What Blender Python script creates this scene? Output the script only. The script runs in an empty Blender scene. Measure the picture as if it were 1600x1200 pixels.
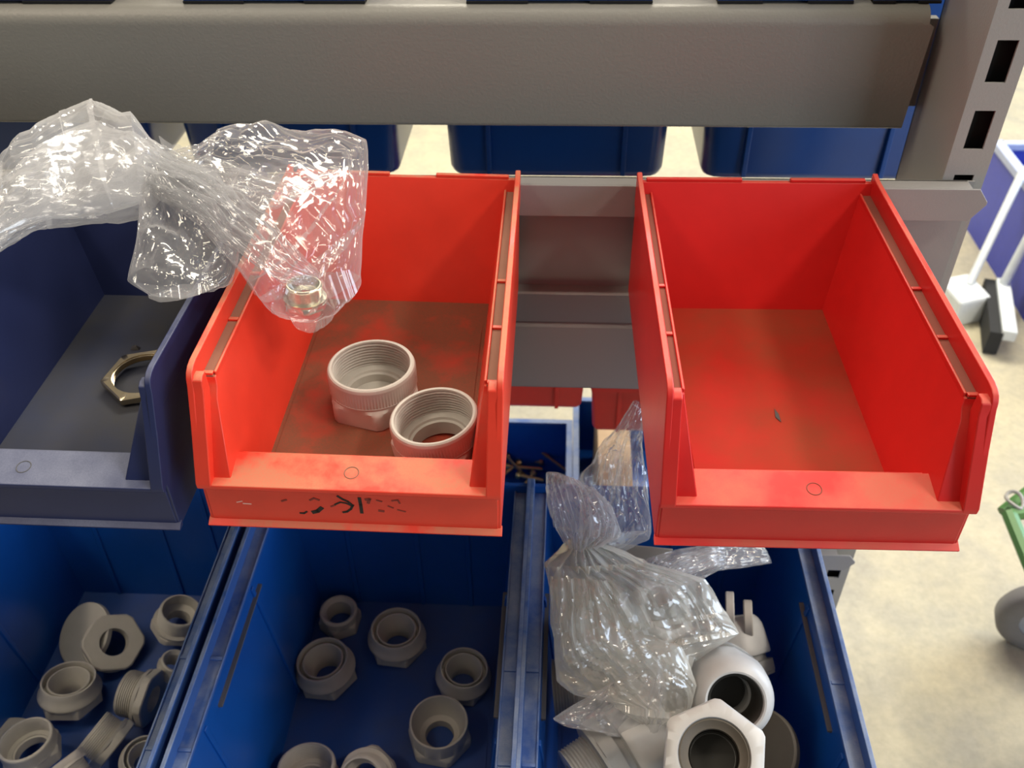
import bpy, bmesh, math, random
from mathutils import Vector, Matrix, noise, Euler
PI = math.pi
sc = bpy.context.scene
col = sc.collection
# ------------------------------------------------------------------ camera
cam_d = bpy.data.cameras.new('camera'); cam = bpy.data.objects.new('camera', cam_d); col.objects.link(cam)
cam.location = (.0244, -.7512, .5039)
cam.rotation_euler = [math.radians(a) for a in (49.8835, 1.0039, 3.1562)]
cam_d.sensor_width = 36; cam_d.lens = 1433.6 / 1600 * 36; cam_d.clip_start = .01
cam_d.dof.use_dof = True; cam_d.dof.focus_distance = .66; cam_d.dof.aperture_fstop = 11
sc.camera = cam
# ------------------------------------------------------------------ world, lamps, exposure
w = bpy.data.worlds.new('world'); sc.world = w; w.use_nodes = True
_t = w.node_tree; _bg = _t.nodes['Background']      # a dim hall with a brighter ceiling
_tc = _t.nodes.new('ShaderNodeTexCoord'); _sx = _t.nodes.new('ShaderNodeSeparateXYZ'); _cr = _t.nodes.new('ShaderNodeValToRGB')
_t.links.new(_tc.outputs['Generated'], _sx.inputs[0]); _t.links.new(_sx.outputs[2], _cr.inputs[0]); _t.links.new(_cr.outputs[0], _bg.inputs[0])
_cr.color_ramp.elements[0].position = .05; _cr.color_ramp.elements[0].color = (.080, .082, .088, 1)
_cr.color_ramp.elements[1].position = .75; _cr.color_ramp.elements[1].color = (.34, .31, .26, 1)
_bg.inputs[1].default_value = 1.0
def area(name, loc, target, sx, sy, energy, colr):
    d = bpy.data.lights.new(name, 'AREA'); d.shape = 'RECTANGLE'; d.size = sx; d.size_y = sy; d.energy = energy; d.color = colr
    o = bpy.data.objects.new(name, d); o.location = loc
    o.rotation_euler = (Vector(target) - Vector(loc)).to_track_quat('-Z', 'Y').to_euler(); col.objects.link(o); return o
area('ceiling_lamp_light_left', (-1.7, -.9, 2.4), (-.1, -.2, 0), .8, .26, 18, (1, .84, .66))
area('ceiling_lamp_light_strip', (0, -.10, 3.2), (0, -.10, 0), 4.5, .15, 44, (1, .90, .72))
area('ceiling_lamp_light_right', (1.9, -.7, 2.3), (.2, -.1, 0), .7, .26, 33, (1, .90, .78))
area('ceiling_lamp_light_back', (.2, 2.6, 2.6), (.2, 2.6, 0), 3.0, .8, 230, (1, .92, .76))
area('ceiling_lamp_light_aisle', (2.6, .9, 2.6), (1.7, .9, -1), 1.2, 1.2, 58, (1, .93, .80))
area('daylight_gate', (3.0, -2.6, .9), (.2, 0, -.05), 1.6, 1.8, 62, (.78, .88, 1))
area('daylight_door', (5.0, 2.2, .9), (1.0, 1.0, -.4), 3.0, 3.0, 260, (.66, .80, 1))
vs = sc.view_settings
vs.view_transform = 'Standard'; vs.look = 'None'; vs.gamma = 1; vs.use_curve_mapping = False; vs.exposure = 0.0
sc.cycles.transparent_max_bounces = 24; sc.cycles.max_bounces = 10; sc.cycles.caustics_reflective = False

# ------------------------------------------------------------------ pixel -> world point on a plane or at a distance
CAM = Vector(cam.location); CM = Euler(cam.rotation_euler).to_matrix(); F = 1433.6
def at(x, y, Y=None, Z=None, X=None, D=None):
    d = CM @ Vector(((x - 800) / F, -(y - 600) / F, -1))
    if Y is not None: t = (Y - CAM.y) / d.y
    elif Z is not None: t = (Z - CAM.z) / d.z
    elif X is not None: t = (X - CAM.x) / d.x
    else: t = D
    return CAM + d * t

# ------------------------------------------------------------------ materials
def newmat(name):
    m = bpy.data.materials.new(name); m.use_nodes = True
    return m, m.node_tree, m.node_tree.nodes['Principled BSDF']
def N(nt, t, **k):
    n = nt.nodes.new(t)
    for a, v in k.items():
        if a.startswith('i_'): n.inputs[int(a[2:])].default_value = v
        else: setattr(n, a, v)
    return n
def noise_tex(nt, scale, detail=4, rough=.55, coord='Object'):
    tc = N(nt, 'ShaderNodeTexCoord'); n = N(nt, 'ShaderNodeTexNoise')
    n.inputs['Scale'].default_value = scale; n.inputs['Detail'].default_value = detail; n.inputs['Roughness'].default_value = rough
    nt.links.new(tc.outputs[coord], n.inputs['Vector']); return n
def ramp(nt, src, a, b, ca=(0, 0, 0, 1), cb=(1, 1, 1, 1)):
    r = N(nt, 'ShaderNodeValToRGB'); r.color_ramp.elements[0].position = a; r.color_ramp.elements[1].position = b
    r.color_ramp.elements[0].color = ca; r.color_ramp.elements[1].color = cb
    nt.links.new(src, r.inputs[0]); return r
def mix(nt, fac, a, b):
    m = N(nt, 'ShaderNodeMix', data_type='RGBA')
    if hasattr(fac, 'is_linked') or hasattr(fac, 'links'): nt.links.new(fac, m.inputs[0])
    else: m.inputs[0].default_value = fac
    for i, v in ((6, a), (7, b)):
        if isinstance(v, tuple): m.inputs[i].default_value = v + (1,) if len(v) == 3 else v
        else: nt.links.new(v, m.inputs[i])
    return m.outputs[2]
def bump(nt, p, src, strength, dist):
    b = N(nt, 'ShaderNodeBump'); b.inputs['Strength'].default_value = strength; b.inputs['Distance'].default_value = dist
    nt.links.new(src, b.inputs['Height']); nt.links.new(b.outputs[0], p.inputs['Normal'])
def plastic(name, colr, rough=.38, dust=None, dust_c=(.22, .16, .11), lo=.45, hi=.65, scale=18, base=0.0, spec=.5):
    """coloured plastic; dust = how much grime lies on the faces that look up"""
    m, nt, p = newmat(name)
    n1 = noise_tex(nt, 40, 3); c = mix(nt, n1.outputs[0], tuple(x * .9 for x in colr), tuple(min(1, x * 1.08) for x in colr))
    p.inputs['Roughness'].default_value = rough; p.inputs['Specular IOR Level'].default_value = spec
    if dust is not None:
        n = noise_tex(nt, scale, 5, .6); r = ramp(nt, n.outputs[0], lo, hi)
        fine = noise_tex(nt, 900, 2); rf = ramp(nt, fine.outputs[0], .3, .7, (.75, .75, .75, 1), (1, 1, 1, 1))
        ge = N(nt, 'ShaderNodeNewGeometry'); sx = N(nt, 'ShaderNodeSeparateXYZ'); nt.links.new(ge.outputs['Normal'], sx.inputs[0])
        up = ramp(nt, sx.outputs[2], .45, .95)
        a = N(nt, 'ShaderNodeMath', operation='MULTIPLY'); nt.links.new(r.outputs[0], a.inputs[0]); nt.links.new(up.outputs[0], a.inputs[1])
        a2 = N(nt, 'ShaderNodeMath', operation='MULTIPLY_ADD'); nt.links.new(a.outputs[0], a2.inputs[0]); a2.inputs[1].default_value = dust; a2.inputs[2].default_value = base
        a3 = N(nt, 'ShaderNodeMath', operation='MULTIPLY', use_clamp=True); nt.links.new(a2.outputs[0], a3.inputs[0]); nt.links.new(rf.outputs[0], a3.inputs[1])
        c = mix(nt, a3.outputs[0], c, dust_c)
        rr = N(nt, 'ShaderNodeMapRange'); nt.links.new(a3.outputs[0], rr.inputs[0]); rr.inputs[3].default_value = rough; rr.inputs[4].default_value = .85
        nt.links.new(rr.outputs[0], p.inputs['Roughness'])
    nt.links.new(c, p.inputs['Base Color'])
    nb = noise_tex(nt, 350, 2); bump(nt, p, nb.outputs[0], .08, .0004)
    return m
def metal_paint(name, colr, rough=.45, bs=.35, scale=420):
    m, nt, p = newmat(name)
    p.inputs['Base Color'].default_value = colr + (1,); p.inputs['Roughness'].default_value = rough
    nb = noise_tex(nt, scale, 3, .6); bump(nt, p, nb.outputs[0], bs, .0006); return m
def plain(name, colr, rough=.5, metallic=0):
    m, nt, p = newmat(name); n = noise_tex(nt, 60, 3)
    nt.links.new(mix(nt, n.outputs[0], tuple(x * .88 for x in colr), tuple(min(1, x * 1.1) for x in colr)), p.inputs['Base Color'])
    p.inputs['Roughness'].default_value = rough; p.inputs['Metallic'].default_value = metallic; return m
def film_mat(name, milk, tint=(.95, .95, .97), rough=.10, edge=.35):
    """thin clear film: mostly see-through, milky where seen edge-on, with a glossy coat"""
    m, nt, p = newmat(name); nt.nodes.remove(p)
    out = [n for n in nt.nodes if n.type == 'OUTPUT_MATERIAL'][0]
    tr = N(nt, 'ShaderNodeBsdfTransparent'); tr.inputs[0].default_value = (.985, .985, .985, 1)
    gs = N(nt, 'ShaderNodeBsdfGlossy'); gs.inputs['Roughness'].default_value = rough
    df = N(nt, 'ShaderNodeBsdfDiffuse'); df.inputs[0].default_value = tint + (1,)
    tl = N(nt, 'ShaderNodeBsdfTranslucent'); tl.inputs[0].default_value = tint + (1,)
    dm = N(nt, 'ShaderNodeMixShader'); dm.inputs[0].default_value = .45; nt.links.new(df.outputs[0], dm.inputs[1]); nt.links.new(tl.outputs[0], dm.inputs[2])
    lw = N(nt, 'ShaderNodeLayerWeight'); lw.inputs[0].default_value = .5
    pw = N(nt, 'ShaderNodeMath', operation='POWER'); nt.links.new(lw.outputs['Facing'], pw.inputs[0]); pw.inputs[1].default_value = 2.5
    ma = N(nt, 'ShaderNodeMath', operation='MULTIPLY_ADD', use_clamp=True); nt.links.new(pw.outputs[0], ma.inputs[0]); ma.inputs[1].default_value = edge; ma.inputs[2].default_value = milk
    m1 = N(nt, 'ShaderNodeMixShader'); nt.links.new(ma.outputs[0], m1.inputs[0]); nt.links.new(tr.outputs[0], m1.inputs[1]); nt.links.new(dm.outputs[0], m1.inputs[2])
    fm = N(nt, 'ShaderNodeMapRange', clamp=True); nt.links.new(pw.outputs[0], fm.inputs[0]); fm.inputs[3].default_value = .085; fm.inputs[4].default_value = .34
    m2 = N(nt, 'ShaderNodeMixShader'); nt.links.new(fm.outputs[0], m2.inputs[0]); nt.links.new(m1.outputs[0], m2.inputs[1]); nt.links.new(gs.outputs[0], m2.inputs[2])
    nt.links.new(m2.outputs[0], out.inputs[0]); return m

M = {}
M['red_l'] = plastic('red_plastic_warm_lit', (.76, .048, .024), .36, .85, (.48, .22, .12), .36, .56, 26)  # left bin's oranger red has the warmer light put into its colour
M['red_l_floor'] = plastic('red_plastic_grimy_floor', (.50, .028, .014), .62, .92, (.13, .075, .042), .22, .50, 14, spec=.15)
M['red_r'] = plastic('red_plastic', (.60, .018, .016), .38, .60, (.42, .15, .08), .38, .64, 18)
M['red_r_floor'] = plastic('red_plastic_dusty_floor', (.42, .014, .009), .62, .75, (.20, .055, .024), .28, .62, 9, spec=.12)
M['dust'] = plastic('dust_in_channel', (.27, .13, .085), .9)
M['dust_r'] = plastic('red_brown_dust_in_channel', (.22, .055, .035), .85)
M['dust_grey'] = plastic('grey_dust_in_channel', (.10, .10, .11), .9)
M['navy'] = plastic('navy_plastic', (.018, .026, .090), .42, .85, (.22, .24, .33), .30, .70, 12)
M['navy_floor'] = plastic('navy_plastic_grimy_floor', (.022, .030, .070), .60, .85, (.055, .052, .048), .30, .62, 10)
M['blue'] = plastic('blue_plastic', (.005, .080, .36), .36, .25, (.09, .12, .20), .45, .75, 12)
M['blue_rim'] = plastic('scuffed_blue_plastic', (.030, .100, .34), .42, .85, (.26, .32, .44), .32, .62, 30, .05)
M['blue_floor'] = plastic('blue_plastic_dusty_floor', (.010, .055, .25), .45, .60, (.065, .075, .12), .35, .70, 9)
M['blue_back'] = plastic('deep_blue_plastic', (.005, .058, .27), .28)
M['steel'] = metal_paint('grey_powder_coat', (.235, .225, .198), .40, .55, 330)
M['steel_post'] = metal_paint('grey_powder_coat_post', (.31, .30, .285), .5, .35, 420)
M['steel_rail'] = metal_paint('grey_powder_coat_rail', (.27, .26, .255), .46, .15, 600)
M['black'] = plain('black_void', (.004, .004, .004), .9)
M['white_pl'] = plain('pale_grey_polyamide', (.47, .435, .39), .48)
M['white_pl2'] = plain('grey_polyamide', (.47, .445, .39), .5)
M['gland'] = plain('light_grey_polyamide', (.54, .54, .53), .38)
M['gland_d'] = plain('mid_grey_polyamide', (.30, .30, .29), .5)
M['rubber'] = plain('black_rubber', (.022, .020, .016), .55)
M['rubber_g'] = plain('grey_brown_rubber', (.11, .095, .075), .6)
M['brass'] = plain('nickel_brass', (.62, .52, .36), .22, 1)
M['brass_b'] = plain('bright_nickel', (.80, .76, .62), .25, 1)
M['bolt'] = plain('yellow_zinc', (.50, .42, .20), .35, .9)
M['bolt_d'] = plain('worn_zinc', (.22, .17, .12), .4, .8)
M['ink'] = plain('black_marker_ink', (.012, .008, .008), .5)
M['ink_f'] = plain('faded_marker_ink', (.26, .030, .020), .5)
M['scuff'] = plain('white_scuff', (.85, .45, .38), .6)
M['film'] = film_mat('clear_film', .09, (.95, .95, .97), .12, .45)
M['film_m'] = film_mat('milky_film', .24, (.93, .93, .95), .14, .40)
M['film_y'] = film_mat('yellowed_film', .36, (.97, .95, .86), .11, .40)
M['card'] = plain('cardboard', (.50, .36, .22), .8)
M['white'] = plain('white_plastic', (.70, .76, .80), .45)
M['bristle'] = plain('black_bristles', (.02, .022, .025), .8)
M['tote'] = plastic('violet_blue_plastic', (.055, .075, .50), .45)
M['tote_in'] = plastic('bright_blue_sack', (.05, .34, .95), .5)
M['tote_rim'] = plain('pale_blue_rim', (.45, .52, .75), .5)
M['green'] = plain('green_paint', (.07, .20, .05), .45)
M['wood'] = plain('orange_brown_board', (.45, .20, .11), .6)
M['tyre'] = plain('grey_rubber_tyre', (.20, .20, .21), .55)
M['hub'] = plain('pale_grey_hub', (.38, .42, .48), .5)
# concrete
m, nt, p = newmat('concrete_floor')
n1 = noise_tex(nt, 1.6, 6, .6); n2 = noise_tex(nt, 9, 6, .65)
c1 = ramp(nt, n1.outputs[0], .36, .62, (.38, .35, .27, 1), (.56, .51, .35, 1))
c2 = ramp(nt, n2.outputs[0], .40, .60, (.36, .35, .31, 1), (.58, .53, .38, 1)); n3 = noise_tex(nt, 60, 4, .7); c3 = ramp(nt, n3.outputs[0], .35, .65, (.85, .85, .85, 1), (1, 1, 1, 1))
cc = mix(nt, .40, c1.outputs[0], c2.outputs[0]); mm = N(nt, 'ShaderNodeMix', data_type='RGBA', blend_type='MULTIPLY'); mm.inputs[0].default_value = 1
nt.links.new(cc, mm.inputs[6]); nt.links.new(c3.outputs[0], mm.inputs[7]); nt.links.new(mm.outputs[2], p.inputs['Base Color']); p.inputs['Roughness'].default_value = .55
bump(nt, p, n2.outputs[0], .15, .01); M['concrete'] = m

# ------------------------------------------------------------------ object helpers
def obj(name, bm, mat, parent=None, smooth=False, bevel=0, angle=35):
    if bevel: pass
    bmesh.ops.remove_doubles(bm, verts=bm.verts, dist=1e-6)
    bmesh.ops.recalc_face_normals(bm, faces=bm.faces)
    me = bpy.data.meshes.new(name); bm.to_mesh(me); bm.free()
    o = bpy.data.objects.new(name, me); col.objects.link(o)
    for mm in (mat if isinstance(mat, (list, tuple)) else [mat]): me.materials.append(mm)
    if smooth:
        for f in me.polygons: f.use_smooth = True
        if angle and angle < 180: me.set_sharp_from_angle(angle=math.radians(angle))
    if bevel:
        b = o.modifiers.new('bevel', 'BEVEL'); b.width = bevel; b.segments = 2; b.limit_method = 'ANGLE'; b.angle_limit = math.radians(40); b.harden_normals = smooth
    if parent: o.parent = parent
    return o
def thing(name, label, cat, loc=(0, 0, 0), rot=(0, 0, 0), group=None):
    o = bpy.data.objects.new(name, None); o.empty_display_size = .02; col.objects.link(o)
    o.location = loc
    if isinstance(rot, Matrix): o.rotation_euler = rot.to_euler()
    else: o.rotation_euler = rot
    o['label'] = label; o['category'] = cat
    if group: o['group'] = group
    return o
def tag(o, label=None, cat=None, group=None, kind=None):
    if label: o['label'] = label
    if cat: o['category'] = cat
    if group: o['group'] = group
    if kind: o['kind'] = kind
    return o
def box(bm, x0, x1, y0, y1, z0, z1, mi=0):
    v = [bm.verts.new(p) for p in ((x0, y0, z0), (x1, y0, z0), (x1, y1, z0), (x0, y1, z0), (x0, y0, z1), (x1, y0, z1), (x1, y1, z1), (x0, y1, z1))]
    for q in ((0, 1, 2, 3), (4, 5, 6, 7), (0, 1, 5, 4), (1, 2, 6, 5), (2, 3, 7, 6), (3, 0, 4, 7)):
        bm.faces.new([v[i] for i in q]).material_index = mi
def hexa(bm, pts, mi=0):
    """8 points: bottom ring 0-3, top ring 4-7"""
    v = [bm.verts.new(p) for p in pts]
    for q in ((0, 1, 2, 3), (4, 5, 6, 7), (0, 1, 5, 4), (1, 2, 6, 5), (2, 3, 7, 6), (3, 0, 4, 7)):
        bm.faces.new([v[i] for i in q]).material_index = mi
def prism(bm, poly, fa, fb, mi=0):
    """poly: 2-d points; fa, fb map each to its 3-d place on the two ends"""
    a = [bm.verts.new(fa(*q)) for q in poly]; b = [bm.verts.new(fb(*q)) for q in poly]; n = len(poly)
    bm.faces.new(a).material_index = mi; bm.faces.new(b).material_index = mi
    for i in range(n): bm.faces.new((a[i], a[(i + 1) % n], b[(i + 1) % n], b[i])).material_index = mi
def tube(bm, pts, r, n=10, cap=True):
    pts = [Vector(p) for p in pts]; rings = []
    for i, p in enumerate(pts):
        d = (pts[min(i + 1, len(pts) - 1)] - pts[max(i - 1, 0)]).normalized()
        u = d.orthogonal().normalized() if i == 0 else (u - d * u.dot(d)).normalized()
        v = d.cross(u); rr = r[i] if isinstance(r, (list, tuple)) else r
        rings.append([bm.verts.new(p + (u * math.cos(a) + v * math.sin(a)) * rr) for a in [2 * PI * k / n for k in range(n)]])
    for a, b in zip(rings, rings[1:]):
        for k in range(n): bm.faces.new((a[k], a[(k + 1) % n], b[(k + 1) % n], b[k]))
    if cap: bm.faces.new(rings[0]); bm.faces.new(rings[-1])
def lathe(bm, prof, n=96, closed=True, mi=0):
    """prof: (r, z) or (r, z, 'h', rmax) = hexagon of apothem r whose corners are cut at rmax, or (r, z, 'k', depth) = knurled"""
    rings = []
    for q in prof:
        ring = []
        for k in range(n):
            t = 2 * PI * k / n; r = q[0]
            if len(q) > 2 and q[2] == 'h':
                a = (t + PI / 6) % (PI / 3) - PI / 6; r = min(q[0] / math.cos(a), q[3])
            elif len(q) > 2 and q[2] == 'k': r = q[0] - (q[3] if k % 2 else 0)
            ring.append(bm.verts.new((r * math.cos(t), r * math.sin(t), q[1])))
        rings.append(ring)
    pairs = list(zip(rings, rings[1:]))
    if closed: pairs.append((rings[-1], rings[0]))
    for a, b in pairs:
        for k in range(n):
            bm.faces.new((a[k], a[(k + 1) % n], b[(k + 1) % n], b[k])).material_index = mi
    if not closed:
        bm.faces.new(rings[0]); bm.faces.new(rings[-1])
def threads(r, z0, z1, n, depth, inner=False):
    o = []; s = (z1 - z0) / n
    for i in range(n):
        z = z0 + i * s
        o += [(r, z + s * .10), (r, z + s * .35), (r - depth if not inner else r + depth, z + s * .60), (r - depth if not inner else r + depth, z + s * .85)]
    return o

# ------------------------------------------------------------------ setting
bm = bmesh.new(); box(bm, -4, 6, -2.5, 8, -1.1, -1.0)
tag(obj('floor', bm, M['concrete']), kind='structure')

# ------------------------------------------------------------------ shelf bins
def shelf_bin(name, label, loc, rot, W, L, H, h1, wall, fin, mats, group=None, notch=True, floor_half=None, slope=.03, ribs=False, backin=.038, ring=True, front=True, lipw=.031):
    """origin: back bottom centre; W half width, L length, h1 height of the front lip; wall = rim width, fin = width of the floor's half"""
    mb, mf, md, mr = mats
    t = thing(name, label, 'storage bin', loc, rot, group)
    yT = -(L - slope)                       # front end of the high rim
    led = H - .0165                          # height of the dusty channel
    Wi = W - wall
    fz = .004
    def xin(z): return fin + (Wi - fin) * max(0, (z - fz)) / (led - fz)
    bm = bmesh.new()
    for s in (-1, 1):
        poly = [(-.002, 0), (-.002, led), (yT + .012, led), (yT + .010, led - .006), (yT + .003, led - .012), (-(L - .007), h1), (-(L - .007), h1 - .004), (-(L - .006), .004), (-(L - .006), 0)]
        prism(bm, poly, lambda y, z: (s * W, y, z), lambda y, z: (s * xin(z), y, z))
    # back wall, leaning
    hexa(bm, [(-W + .002, -backin, 0), (W - .002, -backin, 0), (W - .002, 0, 0), (-W + .002, 0, 0), (-W + .002, -.0045, H - .005), (W - .002, -.0045, H - .005), (W - .002, 0, H - .005), (-W + .002, 0, H - .005)])
    if notch:
        for a, b in ((-W + .008, -W * .12), (W * .28, W - .010)): box(bm, a, b, -.0045, 0, H - .0055, H - .002)
    # front wall under the lip
    yf = -(L - .0055)
    hexa(bm, [(-W + .002, yf, 0), (W - .002, yf, 0), (W - .002, -(L - lipw - .018), 0), (-W + .002, -(L - lipw - .018), 0),
              (-W + .002, yf, h1 - .004), (W - .002, yf, h1 - .004), (W - .002, -(L - lipw - .006), h1 - .002), (-W + .002, -(L - lipw - .006), h1 - .002)])
    # mould lines down the walls
    if ribs:
        for s in (-1, 1):
            for fy in (.30, .62):
                y = -L * fy; z0, z1 = fz, led - .004
                hexa(bm, [(s * (xin(z0) - .0022), y - .003, z0), (s * (xin(z0) + .001), y - .003, z0), (s * (xin(z0) + .001), y + .003, z0), (s * (xin(z0) - .0022), y + .003, z0),
                          (s * (xin(z1) - .0022), y - .003, z1), (s * (xin(z1) + .001), y - .003, z1), (s * (xin(z1) + .001), y + .003, z1), (s * (xin(z1) - .0022), y + .003, z1)])
        for fx in (-.45, .1, .5):
            x = W * fx
            hexa(bm, [(x - .003, -backin - .002, fz), (x + .003, -backin - .002, fz), (x + .003, -backin + .001, fz), (x - .003, -backin + .001, fz),
                      (x - .003, -.0065, H - .02), (x + .003, -.0065, H - .02), (x + .003, -.003, H - .02), (x - .003, -.003, H - .02)])
    body = obj('body', bm, mb, t, smooth=True, bevel=.0009)
    # floor
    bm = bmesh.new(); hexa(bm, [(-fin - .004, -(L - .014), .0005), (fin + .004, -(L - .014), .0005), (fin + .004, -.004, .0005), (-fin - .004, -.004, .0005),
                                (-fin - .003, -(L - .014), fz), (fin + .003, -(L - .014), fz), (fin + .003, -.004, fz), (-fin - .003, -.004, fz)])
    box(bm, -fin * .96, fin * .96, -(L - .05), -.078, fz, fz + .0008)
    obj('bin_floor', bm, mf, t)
    # rims with their channel
    for s in (-1, 1):
        bm = bmesh.new()
        poly = [(.001, led - .014), (.001, H + .002), (-.006, H + .0005), (-.014, H), (yT + .010, H), (yT + .004, H - .0010), (yT - .0005, H - .0035), (yT - .0030, H - .0075), (yT - .0042, H - .013), (-(L + .0003), h1 - .003), (-(L - .008), h1 - .003), (yT + .006, led - .014)]
        prism(bm, poly, lambda y, z: (s * (W + .0005), y, z), lambda y, z: (s * (W - .0042), y, z))
        # inner low edge of the channel
        hexa(bm, [(s * (Wi - .0004), yT + .014, led - .002), (s * (Wi + .0018), yT + .014, led - .002), (s * (Wi + .0018), -.003, led - .002), (s * (Wi - .0004), -.003, led - .002),
                  (s * (Wi - .0004), yT + .014, led + .0028), (s * (Wi + .0018), yT + .014, led + .0028), (s * (Wi + .0018), -.003, led + .0028), (s * (Wi - .0004), -.003, led + .0028)])
        r = obj('stacking_rim', bm, mr, t, smooth=True, bevel=.0010)
        bm = bmesh.new()
        xa, xb = s * (Wi + .0018), s * (W - .0042)
        box(bm, min(xa, xb), max(xa, xb), yT + .012, -.006, led - .001, led + .0008)
        obj('channel', bm, md, r)
        for y in (-L * .48, -L * .67, yT + .014):
            bm = bmesh.new(); box(bm, min(xa, xb) - (0 if y < yT + .02 else 0), max(xa, xb), y - .0018, y + .0018, led - .001, led + .0026)
            obj('channel_stop', bm, mr, r, bevel=.0006)
    if ribs:
        for s in (-1, 1):
            bm = bmesh.new(); z = led - .016
            hexa(bm, [(s * (xin(z) + .001), -L * .56, z - .004), (s * (xin(z) + .001), -L * .27, z - .004), (s * (xin(z) - .0045), -L * .27, z - .002), (s * (xin(z) - .0045), -L * .56, z - .002),
                      (s * (xin(z) + .001), -L * .56, z), (s * (xin(z) + .001), -L * .27, z), (s * (xin(z) - .0045), -L * .27, z), (s * (xin(z) - .0045), -L * .56, z)])
            obj('side_ledge', bm, M['dust_grey'], t)
    # lip: the sloping label shelf and its corners
    bm = bmesh.new()
    wl = W - .0015; lx = Wi - .004
    hexa(bm, [(-wl, -L, h1 - .0045), (wl, -L, h1 - .0045), (lx, -(L - lipw), h1 - .0015), (-lx, -(L - lipw), h1 - .0015),
              (-wl, -L, h1 - .0005), (wl, -L, h1 - .0005), (lx, -(L - lipw), h1 + .0035), (-lx, -(L - lipw), h1 + .0035)])
    for s in (-1, 1):     # front flanges of the side walls
        prism(bm, [(-L, h1 - .0045), (-(L + .0004), h1 + .001), (yT - .0050, H - .018), (yT - .0030, H - .0085), (yT + .0005, H - .0065), (yT + .006, H - .0065), (yT + .007, led - .006), (-(L - .008), h1 - .002)],
              lambda y, z: (s * (W + .0006), y, z), lambda y, z: (s * (W - wall * .76), y, z))
    lip = obj('front_lip', bm, mr, t, smooth=True, bevel=.0011)
    if ring:
        bm = bmesh.new()
        pts = [(.005 * math.cos(a), -(L - lipw * .5) + .005 * math.sin(a), h1 + .0015 + .0045 * 0 + (.005 * math.sin(a)) * .13) for a in [2 * PI * k / 28 for k in range(29)]]
        tube(bm, pts, .00042, 6, False); obj('moulded_ring', bm, md, lip, smooth=True)
    # base ridge
    bm = bmesh.new()
    prism(bm, [(-(L - .008), .0), (-(L - .002), -.0006), (-(L - .001), .0012), (-(L - .005), .0035), (-(L - .008), .005)], lambda y, z: (-W - .0008, y, z), lambda y, z: (W + .0008, y, z))
    obj('base_ridge', bm, mr, t, bevel=.0004)
    return t
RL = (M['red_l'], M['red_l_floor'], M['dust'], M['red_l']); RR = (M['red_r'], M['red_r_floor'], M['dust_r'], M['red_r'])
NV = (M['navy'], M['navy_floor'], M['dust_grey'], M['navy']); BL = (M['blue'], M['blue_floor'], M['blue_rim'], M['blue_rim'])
R_ = math.radians
def binrot(pitch, roll, yaw): return (Matrix.Rotation(R_(yaw), 3, 'Z') @ Matrix.Rotation(R_(roll), 3, 'Y') @ Matrix.Rotation(R_(pitch), 3, 'X'))
red_left = shelf_bin('shelf_bin', 'orange-red storage bin holding two pale threaded fittings, marker scribble on its front', (-.1245, -.0015, -.002), binrot(-.6, 1.4, .6), .105, .3235, .1225, .0435, .0135, .0775, RL)
red_right = shelf_bin('shelf_bin', 'empty bright red storage bin hanging at the right end of the grey rail', (.1925, -.0015, -.004), binrot(-.3, .3, 1.0), .105, .3235, .1225, .0440, .0135, .0725, RR)
navy = shelf_bin('shelf_bin', 'dusty navy blue storage bin holding one metal nut, left of the red bins', (-.3545, -.0015, -.001), binrot(-.2, .4, 0), .1055, .3265, .1225, .0450, .0115, .064, NV)
BZ = -.487
blue_specs = [(-.4835, 'large blue bin heaped with grey fittings at the lower left, under the navy bin'),
              (-.1635, 'large blue bin with seven scattered grey fittings, below the orange-red bin'),
              (.1480, 'large blue bin with plastic bags and cable glands, below the empty red bin')]
for x, lb in blue_specs:
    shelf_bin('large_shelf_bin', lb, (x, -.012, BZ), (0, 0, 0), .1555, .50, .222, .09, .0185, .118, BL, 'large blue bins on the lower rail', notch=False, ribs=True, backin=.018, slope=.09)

# marker writing on the left red bin's front
inv = (Matrix.Translation(red_left.location) @ red_left.rotation_euler.to_matrix().to_4x4()).inverted()
def stroke(b, px, wd):
    wd *= 1.25
    P = []
    for x, y in px:
        q = inv @ at(x, y, Y=-.3205); P.append((q.x, q.z))
    for i in range(len(P) - 1):
        a, c = Vector(P[i]), Vector(P[i + 1]); d = (c - a).normalized(); n = Vector((-d.y, d.x)) * wd / 2; e = d * wd * .3
        Y0 = -(.3235 - .0055) - .0001
        hexa(b, [((a - e - n).x, Y0, (a - e - n).y), ((c + e - n).x, Y0, (c + e - n).y), ((c + e - n).x, Y0 - .0002, (c + e - n).y), ((a - e - n).x, Y0 - .0002, (a - e - n).y),
                 ((a - e + n).x, Y0, (a - e + n).y), ((c + e + n).x, Y0, (c + e + n).y), ((c + e + n).x, Y0 - .0002, (c + e + n).y), ((a - e + n).x, Y0 - .0002, (a - e + n).y)])
SK = [('black felt-pen arrow', 'ink', [([(523, 790), (531, 786.5), (540, 788), (551, 793)], .0011), ([(527, 777), (535, 782), (543, 785.5), (551, 792)], .0014), ([(551, 791), (548, 797), (542, 801), (536, 802)], .0014)]),
      ('black felt-pen bar', 'ink', [([(561, 780.5), (563, 790), (565, 803)], .0019)]), ('black felt-pen curve', 'ink', [([(489, 801.5), (496, 800), (502, 795)], .0026)]), ('short black felt-pen curve', 'ink', [([(469, 802.5), (475, 803), (479, 800.5)], .0012)])]
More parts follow.
